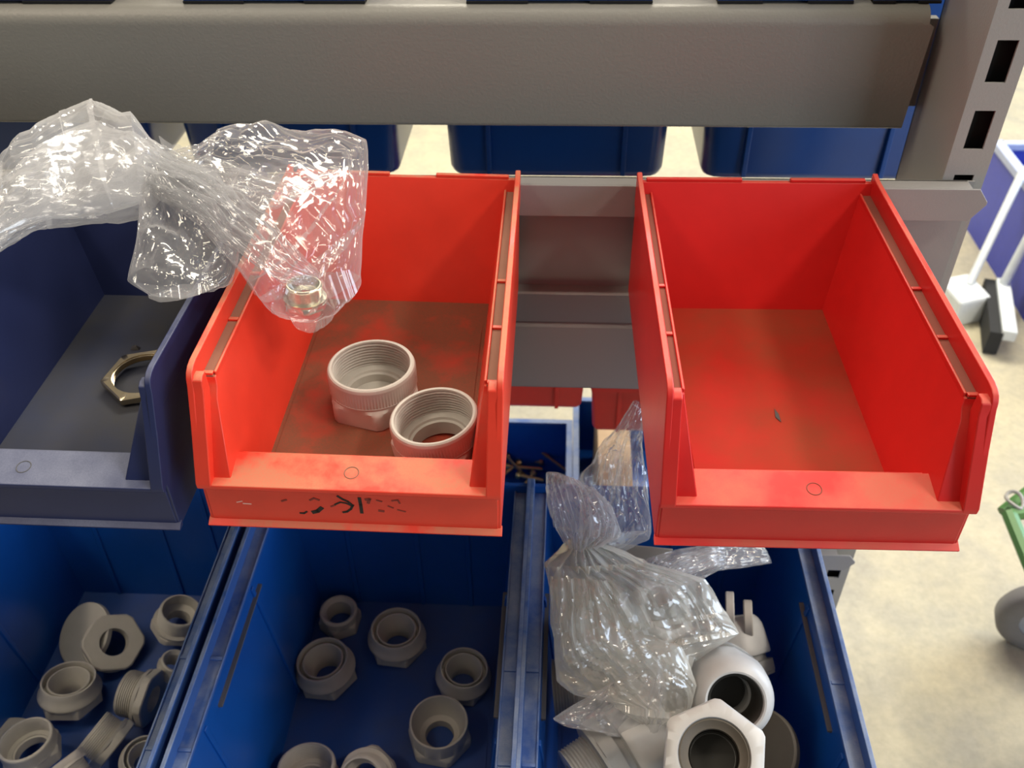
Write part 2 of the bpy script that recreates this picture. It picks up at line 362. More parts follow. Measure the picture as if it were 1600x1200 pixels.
for st in (([(484, 783), (490, 780), (498, 783)], .0012), ([(571, 783), (577, 782), (575, 788)], .0018), ([(588, 784), (596, 786)], .0010), ([(592, 800), (599, 801)], .0016), ([(612, 785), (621, 784), (624, 789)], .0010),
               ([(606, 793), (614, 796)], .0009), ([(621, 799), (633, 802)], .0009), ([(517, 793), (523, 791)], .001), ([(440, 784), (447, 782)], .0012)): SK.append(('faded felt-pen stroke', 'ink_f', [st]))
for st in (([(370, 785), (378, 783.5)], .0008), ([(380, 787), (392, 788)], .0009)): SK.append(('small whitish scuff', 'scuff', [st]))
for lb, mt, sts in SK:
    bm = bmesh.new()
    for px, wd in sts: stroke(bm, px, wd)
    o = obj('scuff_mark' if mt == 'scuff' else 'marker_stroke', bm, M[mt], red_left); o['label'] = lb
bm = bmesh.new(); v = [bm.verts.new(p) for p in ((.002, -.19, .0052), (.0055, -.196, .0052), (.0052, -.186, .0052), (.003, -.180, .0052))]; bm.faces.new(v)
r_ = bmesh.ops.extrude_face_region(bm, geom=bm.faces[:]); bmesh.ops.translate(bm, verts=[q for q in r_['geom'] if isinstance(q, bmesh.types.BMVert)], vec=(0, 0, .0004))
obj('dark_chip', bm, M['ink'], red_right)

# ------------------------------------------------------------------ rack
def profile_x(bm, poly, x0, x1, mi=0): prism(bm, poly, lambda y, z: (x0, y, z), lambda y, z: (x1, y, z), mi)
beam = thing('rack_beam', 'wide grey shelf beam running across the top of the rack', 'beam', (0, .1, .116))
bm = bmesh.new()
pr = []
r = .0155
for k in range(9): a = PI / 2 + PI / 2 * k / 8; pr.append((r + r * math.cos(a), .1126 - r + r * math.sin(a)))
for k in range(7): a = PI + PI / 2 * k / 6; pr.append((.004 + .004 * math.cos(a), .004 + .004 * math.sin(a)))
pr = [(.045, .1126)] + pr + [(.045, 0)]
prism(bm, pr, lambda y, z: (-1.1, y, z), lambda y, z: (.3455 + (.0045 if z < .098 and z > .010 else 0), y, z))
obj('beam_body', bm, M['steel'], beam, smooth=True, angle=50)
bm = bmesh.new(); box(bm, .349, .3630, .026, .036, .012, .096); obj('end_plate', bm, M['steel'], beam, bevel=.001)
deck = bm = bmesh.new(); box(bm, -1.1, .345, .146, .60, .2266, .2286)
tag(obj('steel_shelf', bm, M['steel'], None), 'grey metal shelf panel on top of the wide beam', 'shelf')
# upright post
post = thing('rack_post', 'grey perforated rack upright at the right with a column of black slots', 'post', (.3635, .02, -1))
bm = bmesh.new(); X0, X1, Y0, Y1, T = .0, .0368, 0, .108, .002
zs = sorted([.17 - .06 * k + 1 for k in range(-9, 19)]); sw = .0172
xl, xr = .0095, .0095 + sw
zz = 0
box(bm, X0, xl, Y0, T, 0, 1.75); box(bm, xr, X1, Y0, T, 0, 1.75)
prev = 0
for z in zs:
    box(bm, xl, xr, Y0, T, prev, z - .0355); prev = z
box(bm, xl, xr, Y0, T, prev, 1.75)
box(bm, X0, T, T, Y1, 0, 1.75); box(bm, X1 - T, X1, T, Y1, 0, 1.75); box(bm, X0, X1, Y1 - T, Y1, 0, 1.75)
obj('post_profile', bm, M['steel_post'], post)
bm = bmesh.new(); box(bm, T + .0002, X1 - T - .0002, .012, .014, .001, 1.749); obj('slot_shade_sheet', bm, M['black'], post)  # black sheet standing in for the shade inside the hollow post
# rails
def rail(name, label, z, xa, xb):
    t = thing(name, label, 'rail', (0, 0, z), (0, 0, 0))
    bm = bmesh.new()
    lipp = [(xa, -.032), (xb + .004, -.032), (xb + .0155, -.0155), (xb + .0155, -.0125), (xb + .006, -.0002), (xa, -.0002)]
    prism(bm, lipp, lambda x, z: (x, .0005, z), lambda x, z: (x, .0025, z))
    profile_x(bm, [(.0025, -.0022), (.018, -.0022), (.018, -.0002), (.0025, -.0002)], xa, xb)
    obj('upper_hook_strip', bm, M['steel_rail'], t, bevel=.0005)
    bm = bmesh.new()
    profile_x(bm, [(.016, -.0002), (.018, -.0002), (.018, -.243), (.016, -.243)], xa, xb + .006)
    obj('back_plate', bm, M['steel_rail'], t)
    bm = bmesh.new()
    profile_x(bm, [(.016, -.1185), (.003, -.1185), (.0005, -.1195), (.003, -.155), (.005, -.155), (.0028, -.1205), (.016, -.1205)], xa, xb - .004)
    obj('lower_hook_strip', bm, M['steel_rail'], t)
    bm = bmesh.new()
    profile_x(bm, [(.005, -.155), (-.002, -.158), (-.031, -.212), (-.030, -.214), (.016, -.234), (.016, -.232), (-.027, -.212), (.001, -.160), (.016, -.157)], xa, xb - .006)
    obj('bottom_flange', bm, M['steel_rail'], t)
    return t
rail('bin_rail', 'grey metal hanging rail behind the red and navy bins', .1058, -1.1, .385)
t = thing('bin_rail', 'lower grey rail, its end sticking out right of the blue bins', 'rail', (0, 0, -.3975))
bm = bmesh.new(); prism(bm, [(-1.1, -.028), (.384, -.028), (.3945, -.014), (.3945, -.011), (.386, -.0002), (-1.1, -.0002)], lambda x, z: (x, .0005, z), lambda x, z: (x, .0025, z)); obj('upper_hook_strip', bm, M['steel_rail'], t)
bm = bmesh.new(); box(bm, -1.1, .372, .0155, .0180, -.10, 0); box(bm, -1.1, .372, .0025, .0160, -.003, -.001); obj('back_plate', bm, M['steel_rail'], t)

# ------------------------------------------------------------------ fittings
def finish(t, bm, mat, part='fitting_body', angle=32): return obj(part, bm, mat, t, smooth=True, angle=angle)
def orient(axis, spin=0):
    q = Vector(axis).normalized().to_track_quat('Z', 'Y'); return q.to_matrix() @ Matrix.Rotation(R_(spin), 3, 'Z')
# A: socket fitting, knurled collar over a hexagon, female thread
def bm_socket(s=1, hole=.0205):
    bm = bmesh.new()
    lathe(bm, [(.0315, 0, 'h', .0345), (.0328, .0015, 'h', .0365), (.0328, .014, 'h', .0368), (.0330, .0165, 'h', .0355), (.0335, .0185), (.0340, .0205, 'k', 0), (.0340, .0208, 'k', .0005), (.0340, .0345, 'k', .0005), (.0338, .0350), (.0330, .0372),
               (.0318, .0380), (.0300, .0378), (.0296, .0365)] + list(reversed(threads(.0292, .0150, .0362, 8, .0011, True))) + [(.0292, .0150), (.0235, .0145), (.0228, .0125), (max(hole, .0205), .0120), (max(hole, .0205), .005), (hole, .005), (hole, 0)], 180)
    return bm
# C: reducer seen from its collar: cone, narrow ring, sunk inner ring
def bm_reducer():
    bm = bmesh.new()
    lathe(bm, [(.0260, 0, 'h', .0295), (.0272, .0015, 'h', .0312), (.0272, .010, 'h', .0312), (.0285, .012, 'h', .0300), (.0305, .0132), (.0310, .0150), (.0308, .0165), (.0290, .0195), (.0268, .0255), (.0266, .0305), (.0260, .0315), (.0246, .0315),
               (.0243, .0300), (.0240, .0225), (.0212, .0225), (.0209, .0285), (.0203, .0292), (.0192, .0290), (.0172, .0240), (.0150, .0150), (.0135, .0120), (.0130, .0080), (.0130, 0)], 96)
    return bm
# D: funnel fitting, round mouth over a hexagon
def bm_funnel():
    bm = bmesh.new()
    lathe(bm, [(.0270, 0, 'h', .0300), (.0290, .0015, 'h', .0322), (.0290, .010, 'h', .0322), (.0285, .013, 'h', .0300), (.0288, .014), (.0292, .0330), (.0288, .0350), (.0270, .0352), (.0264, .0330), (.0255, .0200), (.0200, .0120), (.0145, .0100), (.0140, 0)], 96)
    return bm
# E: small hexagonal nut with a round collar
def bm_small():
    bm = bmesh.new()
    lathe(bm, [(.0185, 0, 'h', .0208), (.0195, .001, 'h', .0222), (.0195, .011, 'h', .0222), (.0190, .013, 'h', .0205), (.0195, .014), (.0193, .0220), (.0180, .0235), (.0165, .0235), (.0130, .0190), (.0125, .010), (.0125, 0)], 72)
    return bm
# F: male threaded plug with hex flange
def bm_plug(hole=.0150):
    bm = bmesh.new()
    lathe(bm, [(.0285, 0, 'h', .0310), (.0300, .0012, 'h', .0325), (.0300, .0085, 'h', .0325), (.0295, .0095, 'h', .0320), (.0310, .0097), (.0312, .0135), (.0255, .0140)] + threads(.0262, .0145, .034, 8, .0011) + [(.0255, .0345), (.0245, .0355), (.0228, .0355), (.0225, .020), (hole, .016), (hole, 0)], 96)
    return bm
def bm_flat_disc():
    bm = bmesh.new(); lathe(bm, [(.0265, 0), (.0280, .0010), (.0280, .0050), (.0265, .0060), (.0004, .0063), (.0004, 0)], 72); return bm
def bm_locknut():
    bm = bmesh.new()
    lathe(bm, [(.0300, 0, 'h', .0345), (.0312, .001, 'h', .0358), (.0312, .0065, 'h', .0358), (.0300, .0075, 'h', .0340), (.0262, .0078)] + list(reversed(threads(.0255, .0008, .0072, 4, .0012, True))) + [(.0262, 0)], 120)
    return bm
MESH = {}
def fitting(kind, label, cat, loc, axis, spin, mat, scale=1, group=None, name='pipe_fitting', part='fitting_body'):
    t = thing(name, label, cat, loc, orient(axis, spin), group)
    key = (kind, mat.name)
    if key in MESH: o = MESH[key].copy(); col.objects.link(o); o.parent = t
    else: o = obj(part, KIND[kind](), mat, t, smooth=True, angle=32); MESH[key] = o
    o.name = part; t.scale = (scale,) * 3
    return t
KIND = dict(socket_c=lambda: bm_socket(hole=.0004), socket=bm_socket, reducer=bm_reducer, funnel=bm_funnel, small=bm_small, plug=bm_plug, disc=bm_flat_disc, locknut=bm_locknut)
def on(x, y, z): q = at(x, y, Z=z); return (q.x, q.y)
# in the left red bin
g = 'threaded fittings in the orange-red bin'
q = on(584, 602, .022); fitting('socket_c', 'pale grey threaded fitting standing alone in the middle of the orange-red bin', 'pipe fitting', (q[0], q[1], .0035), (0, .02, 1), 14, M['white_pl'], 1.05, g)
q = on(687, 682, .022); fitting('socket', 'pale grey threaded fitting half hidden by the front right corner of the orange-red bin', 'pipe fitting', (q[0], q[1], .0062), (-.09, 0, 1), 3, M['white_pl'], 1.0, g)
# nut in the navy bin
fitting('locknut', 'nickel-plated brass hexagonal nut lying in the navy bin', 'nut', (-.331, -.168, .0075), (.03, -.04, 1), 12, M['brass'], .95, None, 'lock_nut', 'nut_body')
bm = bmesh.new(); hexa(bm, [(-.004, -.002, 0), (.004, -.002, 0), (.004, .002, 0), (-.004, .002, 0), (-.0025, -.001, .003), (.002, -.001, .0035), (.001, .001, .0035), (-.002, .001, .003)])
o = obj('metal_chip', bm, M['brass']); o.location = at(211, 543, Z=.006); o.location.z = .0045; tag(o, 'tiny bright metal chip lying behind the nut in the navy bin', 'metal chip')
# middle blue bin, floor at BZ+.004
fz = BZ + .0045
gm = 'grey fittings in the middle blue bin'
def mid(kind, x, y, h, lb, axis=(0, 0, 1), spin=0, sc_=1, mat=None, lift=.0005):
    q = on(x, y, fz + h); fitting(kind, lb, 'pipe fitting', (q[0], q[1], fz + lift), axis, spin, mat or M['white_pl2'], sc_, gm)
mid('small', 531, 965, .012, 'smallest grey fitting, furthest back in the middle blue bin', (.02, -.02, 1), 10, 1.22)
mid('reducer', 511, 1047, .015, 'grey ring fitting touching the smallest one in the middle blue bin', (-.08, .02, 1), 8, 1.17)
mid('reducer', 620, 998, .015, 'grey ring fitting at the centre of the middle blue bin, right of the smallest one', (.03, .02, 1), 22, 1.16)
mid('reducer', 722, 1058, .015, 'grey ring fitting close to the right wall of the middle blue bin', (.10, .03, 1), 40, 1.07)
mid('funnel', 686, 1143, .017, 'grey funnel-mouthed fitting standing nearest the right front of the middle blue bin', (.03, -.02, 1), 26, 1.12)
mid('socket', 481, 1222, .020, 'pale fitting cut by the bottom edge of the photo, left of a hexagonal one', (.0, .25, 1), 0, .92, M['white_pl'], .009)
mid('plug', 578, 1210, .022, 'pale hexagonal fitting tilted on its side at the bottom edge of the photo', (-.1, -.60, .80), 0, .95, M['white_pl'], .022)
# left blue bin
gl = 'grey fittings heaped in the left blue bin'
def left(kind, x, y, z, lb, axis, spin=0, sc_=1, mat=None):
    p = at(x, y, Z=BZ + z); fitting(kind, lb, 'pipe fitting', p, axis, spin, mat or M['white_pl2'], sc_, gl)
left('disc', 138, 993, .028, 'flat grey disc leaning behind the hex fitting in the left blue bin', (-.35, -.45, .80), 0, 1.42)
left('plug', 178, 1003, .040, 'grey hexagonal fitting with an open bore facing up, in the left blue bin', (-.50, .28, -.72), 12, 1.1)
left('plug', 276, 980, .022, 'grey fitting leaning on the right wall at the back of the left blue bin', (.35, .10, .9), 0, .96)
left('reducer', 112, 1096, .020, 'grey ring fitting with a wide collar at the left of the left blue bin', (.10, .25, .95), 0, 1.12)
left('plug', 240, 1092, .032, 'grey threaded plug lying on its side in the left blue bin', (-.98, .12, .12), 5, 1.0)
left('small', 268, 1050, .022, 'small grey nut beside the right wall of the left blue bin', (.4, .2, .8), 20, .9)
left('socket', 55, 1182, .030, 'wide-mouthed grey fitting at the bottom left of the left blue bin', (-.05, .1, 1), 0, .85)
left('plug', 182, 1168, .040, 'threaded grey plug tilted towards the wall at the front of the left blue bin', (-.7, .25, .5), 5, .92)
left('plug', 95, 1190, .085, 'pale hexagonal fitting lying on top of the heap in the left blue bin', (.55, -.45, -.5), 15, .72, M['white_pl'])
left('reducer', 226, 1195, .035, 'grey ring fitting at the front right of the left blue bin', (.3, -.1, .9), 15, .85)
left('disc', 20, 1150, .02, 'flat grey disc at the left edge of the photo in the left blue bin', (.3, .3, .9), 15, .85)

# cable glands in the right blue bin
def gland_parts(t, kind):
    """axis z: 0 = mouth, body runs to -z"""
    if kind == 'dome':
        bm = bmesh.new()
        lathe(bm, [(.0250, -.004), (.0262, -.0005), (.0280, 0), (.0310, -.0015), (.0350, -.0060), (.0380, -.0130), (.0390, -.0200), (.0390, -.040, 'h', .0410), (.0390, -.046, 'h', .0410), (.0375, -.048, 'h', .0400), (.0330, -.049), (.0330, -.055), (.0250, -.055)], 120)
        obj('dome_nut', bm, M['gland'], t, smooth=True, angle=40)
        bm = bmesh.new(); lathe(bm, [(.0252, -.003), (.0225, -.0055), (.0205, -.014), (.0205, -.045), (.0004, -.045), (.0004, -.052), (.0252, -.052)], 72); obj('rubber_seal', bm, M['rubber'], t, smooth=True)
    else:
        bm = bmesh.new()
        lathe(bm, [(.0275, -.003), (.0285, 0), (.0310, .0002), (.0370, -.002, 'h', .0395), (.0385, -.0045, 'h', .0430), (.0385, -.0260, 'h', .0430), (.0370, -.0275, 'h', .0410), (.0330, -.028), (.0275, -.028)], 120)
        obj('hex_nut', bm, M['gland'], t, smooth=True, angle=40)
        bm = bmesh.new(); lathe(bm, [(.0275, -.002), (.0262, -.0015), (.0225, -.005), (.0200, -.006), (.0195, -.030), (.0275, -.030)], 72); obj('rubber_seal', bm, M['rubber_g'], t, smooth=True)
        bm = bmesh.new(); lathe(bm, [(.0182, -.018), (.0190, -.0165), (.0194, -.018), (.0194, -.040), (.0004, -.040), (.0004, -.036), (.0182, -.036)], 60); obj('inner_sleeve', bm, M['rubber'], t, smooth=True)  # sleeve's closed black end is added for the dark inside of the bore
    bm = bmesh.new()
    lathe(bm, [(.0180, -.100), (.0180, -.030), (.0320, -.030), (.0335, -.045), (.0335, -.0560), (.0385, -.0565, 'h', .0410), (.0385, -.0700, 'h', .0410), (.0400, -.0705), (.0400, -.0735), (.0320, -.0740)] + list(reversed(threads(.0320, -.1000, -.0745, 8, .0013))), 96)
    obj('threaded_body', bm, M['gland_d'], t, smooth=True, angle=32)
gg = 'cable glands in the right blue bin'
def gland(kind, lb, p, axis, spin=0, s=1):
    t = thing('cable_gland', lb, 'cable gland', p, orient(axis, spin), gg); gland_parts(t, kind); t.scale = (s,) * 3; return t
gland('dome', 'cable gland with a round domed nut and dark opening beside the blue bin right wall', at(1150, 1098, D=.82), (.02, -.62, .60), 0, .98)
gland('hex', 'pale hexagonal cable gland nut with a black inner ring, nearest the bottom of the photo', at(1116, 1180, D=.72), (-.12, -.42, .88), 8, 1.0)
gland('hex', 'cable gland half wrapped by the clear bag, nearest the twisted bag neck', at(924, 968, D=.91), (-.2, .10, .98), 20, .92)
gland('hex', 'cable gland lying sideways inside the clear bag, only its body showing through', at(1010, 1068, D=.94), (.95, .05, .1), 0, .95)
gland('dome', 'pale cable gland with coarse thread lying in the near left corner of its bin', at(1040, 1128, D=.86), (.80, .52, .18), 5, 1.0)
gland('hex', 'pale cable gland under the creased film, furthest back in the right blue bin', at(1040, 950, D=.97), (.35, -.2, .85), 5, .85)
gland('dome', 'cable gland thread up behind the domed one', at(1140, 965, D=1.0), (-.2, .75, .55), 5, .85)
bm = bmesh.new(); lathe(bm, [(.040, 0), (.042, .002), (.042, .010), (.040, .012), (.0006, .012), (.0006, 0)], 96)
o = obj('end_disc', bm, M['rubber_g']); o.location = at(1186, 1176, D=.90); o.rotation_euler = orient((-.55, -.2, .8)).to_euler(); tag(o, 'grey-brown round disc leaning on the right wall of the blue bin', 'disc')
def two_nuts():
    for (x, y, D, lb) in ((1134, 942, 1.00, 'thin pale ring nut on edge behind the domed cable gland'), (1162, 955, 1.0, 'pale ring nut on edge, right of the thin one in the right blue bin')):
        bm = bmesh.new(); lathe(bm, [(.0190, 0), (.020, .001), (.020, .008), (.0190, .009), (.013, .009), (.013, 0)], 72)
        o = obj('ring_nut', bm, M['white_pl'], smooth=True); o.location = at(x, y + 12, D=D - .02); o.rotation_euler = orient((.98, -.1, .15)).to_euler(); tag(o, lb, 'ring nut')
two_nuts()

# ------------------------------------------------------------------ plastic bags
def cr(p0, p1, p2, p3, t):
    return .5 * ((2 * p1) + (-p0 + p2) * t + (2 * p0 - 5 * p1 + 4 * p2 - p3) * t * t + (-p0 + 3 * p1 - 3 * p2 + p3) * t ** 3)
def h2(i, j, s):
    v = math.sin(i * 127.1 + j * 311.7 + s * 74.7) * 43758.5453
    return v - math.floor(v)
def facet(u, v, s):
    """height of a randomly creased sheet: flat triangles with straight sharp creases"""
    i, j = math.floor(u), math.floor(v); a, b = u - i, v - j
    if h2(i, j, s + 3) > .5:
        if a > b: return h2(i, j, s) * (1 - a) + h2(i + 1, j, s) * (a - b) + h2(i + 1, j + 1, s) * b
        return h2(i, j, s) * (1 - b) + h2(i, j + 1, s) * (b - a) + h2(i + 1, j + 1, s) * a
    if a + b < 1: return h2(i, j, s) * (1 - a - b) + h2(i + 1, j, s) * a + h2(i, j + 1, s) * b
    return h2(i + 1, j + 1, s) * (a + b - 1) + h2(i + 1, j, s) * (1 - b) + h2(i, j + 1, s) * (1 - a)
def crumple(u, v, s, amp, cell):
    w = Vector((u * 22, v * 22, s)); u += noise.noise(w) * .012; v += noise.noise(w + Vector((9, 4, 2))) * .012
    d = 0
    for k, (c, a) in enumerate(((1.0, 1.0), (.45, .34), (.19, .09))):
        t = .6 + k * 1.1 + s; cu, su = math.cos(t), math.sin(t)
        x, y = (u * cu - v * su) / (cell * c), (u * su + v * cu) / (cell * c)
        d += a * (facet(x, y, s + k * 5) - .5)
    return d * amp
def sack(name, st, mat, parent, seed, amp=.004, fr=.03, nu=120, nv=None, fold=0, folds=9, squash=1.0, ends=(False, False), tight=True):
    """st: stations (edge point a, edge point b, half depth, depth direction offset); the ring runs a -> front -> b -> back"""
    S = []
    for a, b, dep in st: S.append((Vector(a), Vector(b), dep))
    nv = nv or 14 * (len(S) - 1)
    bm = bmesh.new(); rings = []
    view = (CAM - S[len(S) // 2][0]).normalized(); E1 = Vector((1, 0, 0)); E2 = view.cross(E1).normalized()
    for j in range(nv + 1):
        f = j / nv * (len(S) - 1); i = min(int(f), len(S) - 2); t = f - i
        i0, i3 = max(i - 1, 0), min(i + 2, len(S) - 1)
        if tight: A = S[i][0].lerp(S[i + 1][0], t); B = S[i][1].lerp(S[i + 1][1], t); A = A.lerp(cr(S[i0][0], S[i][0], S[i + 1][0], S[i3][0], t), .25); B = B.lerp(cr(S[i0][1], S[i][1], S[i + 1][1], S[i3][1], t), .25)
        else: A = cr(S[i0][0], S[i][0], S[i + 1][0], S[i3][0], t); B = cr(S[i0][1], S[i][1], S[i + 1][1], S[i3][1], t)
        dp = S[i][2] * (1 - t) + S[i + 1][2] * t
        c = (A + B) / 2; h = (A - B) / 2
        run = (S[i + 1][0] + S[i + 1][1] - S[i][0] - S[i][1]).normalized()
        nrm = h.cross(run)
        nrm = nrm.normalized() if nrm.length > 1e-9 else view
        if nrm.dot(view) < 0: nrm = -nrm
        hl = h.length; ring = []
        for k in range(nu):
            th = 2 * PI * k / nu; cx, sx = math.cos(th), math.sin(th)
            p = c + h * cx + nrm * (dp * math.copysign(abs(sx) ** .8, sx))
            u = cx
            fa = fold * math.exp(-2.2 * (f / (len(S) - 1)))
            uu = u * folds * .5 + 1.1 * noise.noise(Vector((u * 1.4, f * .7, seed))) + .5 * noise.noise(Vector((u * 6, f * .5, seed + 4)))
            fo = (abs((uu % 1) - .5) * 2 - .5) * (.4 + 1.2 * h2(math.floor(uu + .5), seed, 2)) + .35 * (abs(((uu * 2.7 + .3) % 1) - .5) * 2 - .5)
            edge = 1 - abs(cx) ** 6
            dsp = crumple(p.dot(E1), p.dot(E2), seed + (0 if sx > 0 else 5), amp, fr) * (.35 + .65 * min(1, hl / .03))
            fo2 = fo * fa * min(hl, .02) * 1.2
            p = p + nrm * ((dsp * (.3 + .7 * edge)) + fo2 * math.copysign(1, sx)) + h.normalized() * (dsp * .30)
            ring.append(bm.verts.new(p))
        rings.append(ring)
    for a, b in zip(rings, rings[1:]):
        for k in range(nu): bm.faces.new((a[k], a[(k + 1) % nu], b[(k + 1) % nu], b[k]))
    for e, r in zip(ends, (rings[0], rings[-1])):
        if e: bm.faces.new(r)
    return obj(name, bm, mat, parent, smooth=True, angle=16)
def P(x, y, Y): return at(x, y, Y=Y)
def PZ(x, y, z):
    q = at(x, y, Z=z)
    return q if q.y < .06 else at(x, y, Y=.06)
bag = thing('plastic_bag', 'clear plastic bag draped over the navy and orange-red bins, twisted and knotted', 'plastic bag')
sack('rolled_film', [(PZ(-25, 275, .17), PZ(-25, 405, .15), .010), (PZ(10, 262, .17), PZ(15, 378, .15), .016), (PZ(50, 224, .18), PZ(72, 350, .155), .020), (PZ(98, 192, .18), PZ(128, 336, .155), .024),
                     (PZ(150, 166, .18), PZ(182, 334, .155), .024), (PZ(206, 194, .18), PZ(222, 328, .155), .020), (PZ(258, 238, .17), PZ(248, 300, .155), .010)],
     M['film_m'], bag, 1, .018, .030, nu=170, nv=150, fold=.16, folds=4)
sack('rolled_film', [(PZ(-25, 300, .165), PZ(-25, 385, .155), .007), (PZ(60, 245, .17), PZ(80, 340, .16), .012), (PZ(150, 195, .17), PZ(180, 320, .16), .014), (PZ(230, 225, .165), PZ(235, 310, .16), .012), (PZ(258, 245, .165), PZ(245, 295, .16), .006)],
     M['film_m'], bag, 2, .018, .022, fold=.2, folds=7)
# big pouch
sack('pouch', [(PZ(252, 240, .17), PZ(236, 300, .16), .008), (PZ(310, 236, .168), PZ(275, 325, .155), .012), (PZ(345, 214, .165), PZ(310, 352, .150), .014), (PZ(452, 203, .165), PZ(350, 400, .148), .018), (PZ(573, 221, .160), PZ(385, 440, .142), .022),
               (PZ(570, 335, .145), PZ(402, 462, .132), .024), (PZ(562, 432, .125), PZ(425, 486, .115), .020), (PZ(520, 484, .105), PZ(450, 492, .105), .010), (PZ(490, 491, .100), PZ(478, 492, .100), .003)],
     M['film'], bag, 3, .021, .042, nu=210, nv=190, fold=.35, folds=5, ends=(False, True))
sack('pouch', [(PZ(258, 262, .165), PZ(232, 290, .16), .008), (PZ(335, 318, .155), PZ(220, 322, .150), .013), (PZ(372, 385, .147), PZ(211, 392, .142), .015), (PZ(366, 428, .140), PZ(201, 438, .136), .013), (PZ(340, 448, .136), PZ(232, 462, .134), .009), (PZ(320, 452, .134), PZ(260, 461, .134), .003)],
     M['film'], bag, 7, .019, .036, nu=180, nv=120, fold=.25, folds=4, ends=(False, True))
sack('twisted_strand', [(PZ(258, 246, .175), PZ(232, 296, .165), .008), (PZ(345, 282, .172), PZ(305, 340, .165), .008), (PZ(420, 345, .160), PZ(385, 400, .155), .007), (PZ(470, 400, .150), PZ(440, 440, .145), .005), (PZ(500, 430, .13), PZ(488, 450, .13), .002)],
     M['film'], bag, 9, .010, .022, nu=140, nv=110, fold=.8, folds=2)
sack('twisted_strand', [(PZ(258, 242, .172), PZ(248, 280, .168), .006), (PZ(360, 262, .168), PZ(335, 300, .165), .006), (PZ(450, 290, .162), PZ(430, 322, .160), .005), (PZ(530, 262, .158), PZ(530, 278, .158), .002)],
     M['film'], bag, 12, .010, .022, nu=110, nv=100, fold=.7, folds=2)
fitting('plug', 'shiny metal threaded fitting inside the bottom of the draped clear bag', 'pipe fitting', at(478, 476, Z=.100), (.06, .06, 1), 0, M['brass_b'], .52, None, 'metal_fitting')

bag2 = thing('plastic_bag', 'creased clear plastic bag with a twisted neck, on the cable glands', 'plastic bag')
D_ = lambda x, y, D: at(x, y, D=D)
# upper frills above the neck
sack('frill', [(D_(888, 862, .86), D_(935, 852, .86), .008), (D_(868, 822, .86), D_(972, 836, .86), .016), (D_(856, 780, .87), D_(958, 800, .87), .018), (D_(853, 738, .88), D_(925, 768, .88), .012), (D_(872, 738, .88), D_(905, 752, .88), .004)],
     M['film_m'], bag2, 21, .018, .030, nu=130, nv=80, fold=.9, folds=5)
sack('frill', [(D_(905, 862, .87), D_(945, 850, .87), .006), (D_(905, 790, .90), D_(1018, 838, .88), .016), (D_(902, 752, .92), D_(1012, 770, .90), .018), (D_(940, 700, .95), D_(1006, 712, .94), .014), (D_(965, 665, .97), D_(1002, 690, .97), .008), (D_(990, 628, 1.0), D_(1004, 640, 1.0), .002)],
     M['film'], bag2, 23, .018, .030, nu=130, nv=90, fold=.9, folds=4)
# body of the bag
sack('pouch', [(D_(888, 850, .86), D_(935, 848, .86), .010), (D_(853, 884, .86), D_(1010, 878, .87), .022), (D_(862, 930, .86), D_(1100, 905, .87), .030), (D_(885, 985, .86), D_(1132, 955, .87), .034), (D_(905, 1030, .86), D_(1152, 990, .86), .032), (D_(925, 1040, .86), D_(1085, 1030, .85), .022), (D_(985, 1045, .86), D_(1040, 1040, .86), .008)],
     M['film_y'], bag2, 25, .018, .030, nu=180, nv=130, fold=.75, folds=7)
sack('pouch', [(D_(860, 900, .85), D_(960, 905, .85), .010), (D_(866, 990, .85), D_(1000, 985, .84), .018), (D_(872, 1060, .85), D_(1060, 1010, .83), .020), (D_(900, 1085, .84), D_(1088, 1070, .83), .020), (D_(960, 1100, .83), D_(1075, 1120, .83), .014), (D_(1000, 1130, .83), D_(1040, 1135, .83), .004)],
     M['film_y'], bag2, 27, .018, .030, nu=150, nv=110, fold=.5, folds=6)
sack('loose_flap', [(D_(1020, 1038, .82), D_(1032, 1042, .82), .001), (D_(965, 1062, .82), D_(1040, 1075, .82), .004), (D_(905, 1098, .82), D_(1038, 1120, .82), .006), (D_(868, 1122, .82), D_(1015, 1165, .82), .004), (D_(880, 1130, .82), D_(985, 1150, .82), .001)],
     M['film_m'], bag2, 29, .018, .030, nu=110, nv=80, fold=.3, folds=4)
bag3 = thing('plastic_bag', 'small clear bag rolled tight, under the front edge of the empty red bin', 'plastic bag')
sack('rolled_film', [(D_(1000, 905, .90), D_(1040, 925, .90), .008), (D_(1010, 872, .92), D_(1080, 912, .92), .014), (D_(1080, 855, .93), D_(1120, 892, .93), .012), (D_(1130, 848, .94), D_(1150, 888, .94), .010), (D_(1190, 852, .95), D_(1205, 880, .95), .004)],
     M['film_m'], bag3, 31, .014, .022, nu=110, nv=90, fold=.3, folds=6)
sack('rolled_film', [(D_(1015, 895, .91), D_(1035, 915, .91), .005), (D_(1060, 868, .92), D_(1080, 898, .92), .007), (D_(1120, 852, .93), D_(1125, 882, .93), .005)],
     M['film_m'], bag3, 33, .014, .020, nu=80, nv=60, fold=.4, folds=6)
bm = bmesh.new(); a, b, c, d = [at(*q, D=.95) for q in ((932, 846), (1052, 858), (1042, 884), (962, 868))]
nn = (b - a).cross(d - a).normalized() * .002
hexa(bm, [a, b, c, d, a + nn, b + nn, c + nn, d + nn]); tag(obj('dark_sleeve', bm, M['gland_d'], None, bevel=.0008), 'dark grey flat sleeve behind the bag neck, under the empty red bin', 'plastic sleeve')

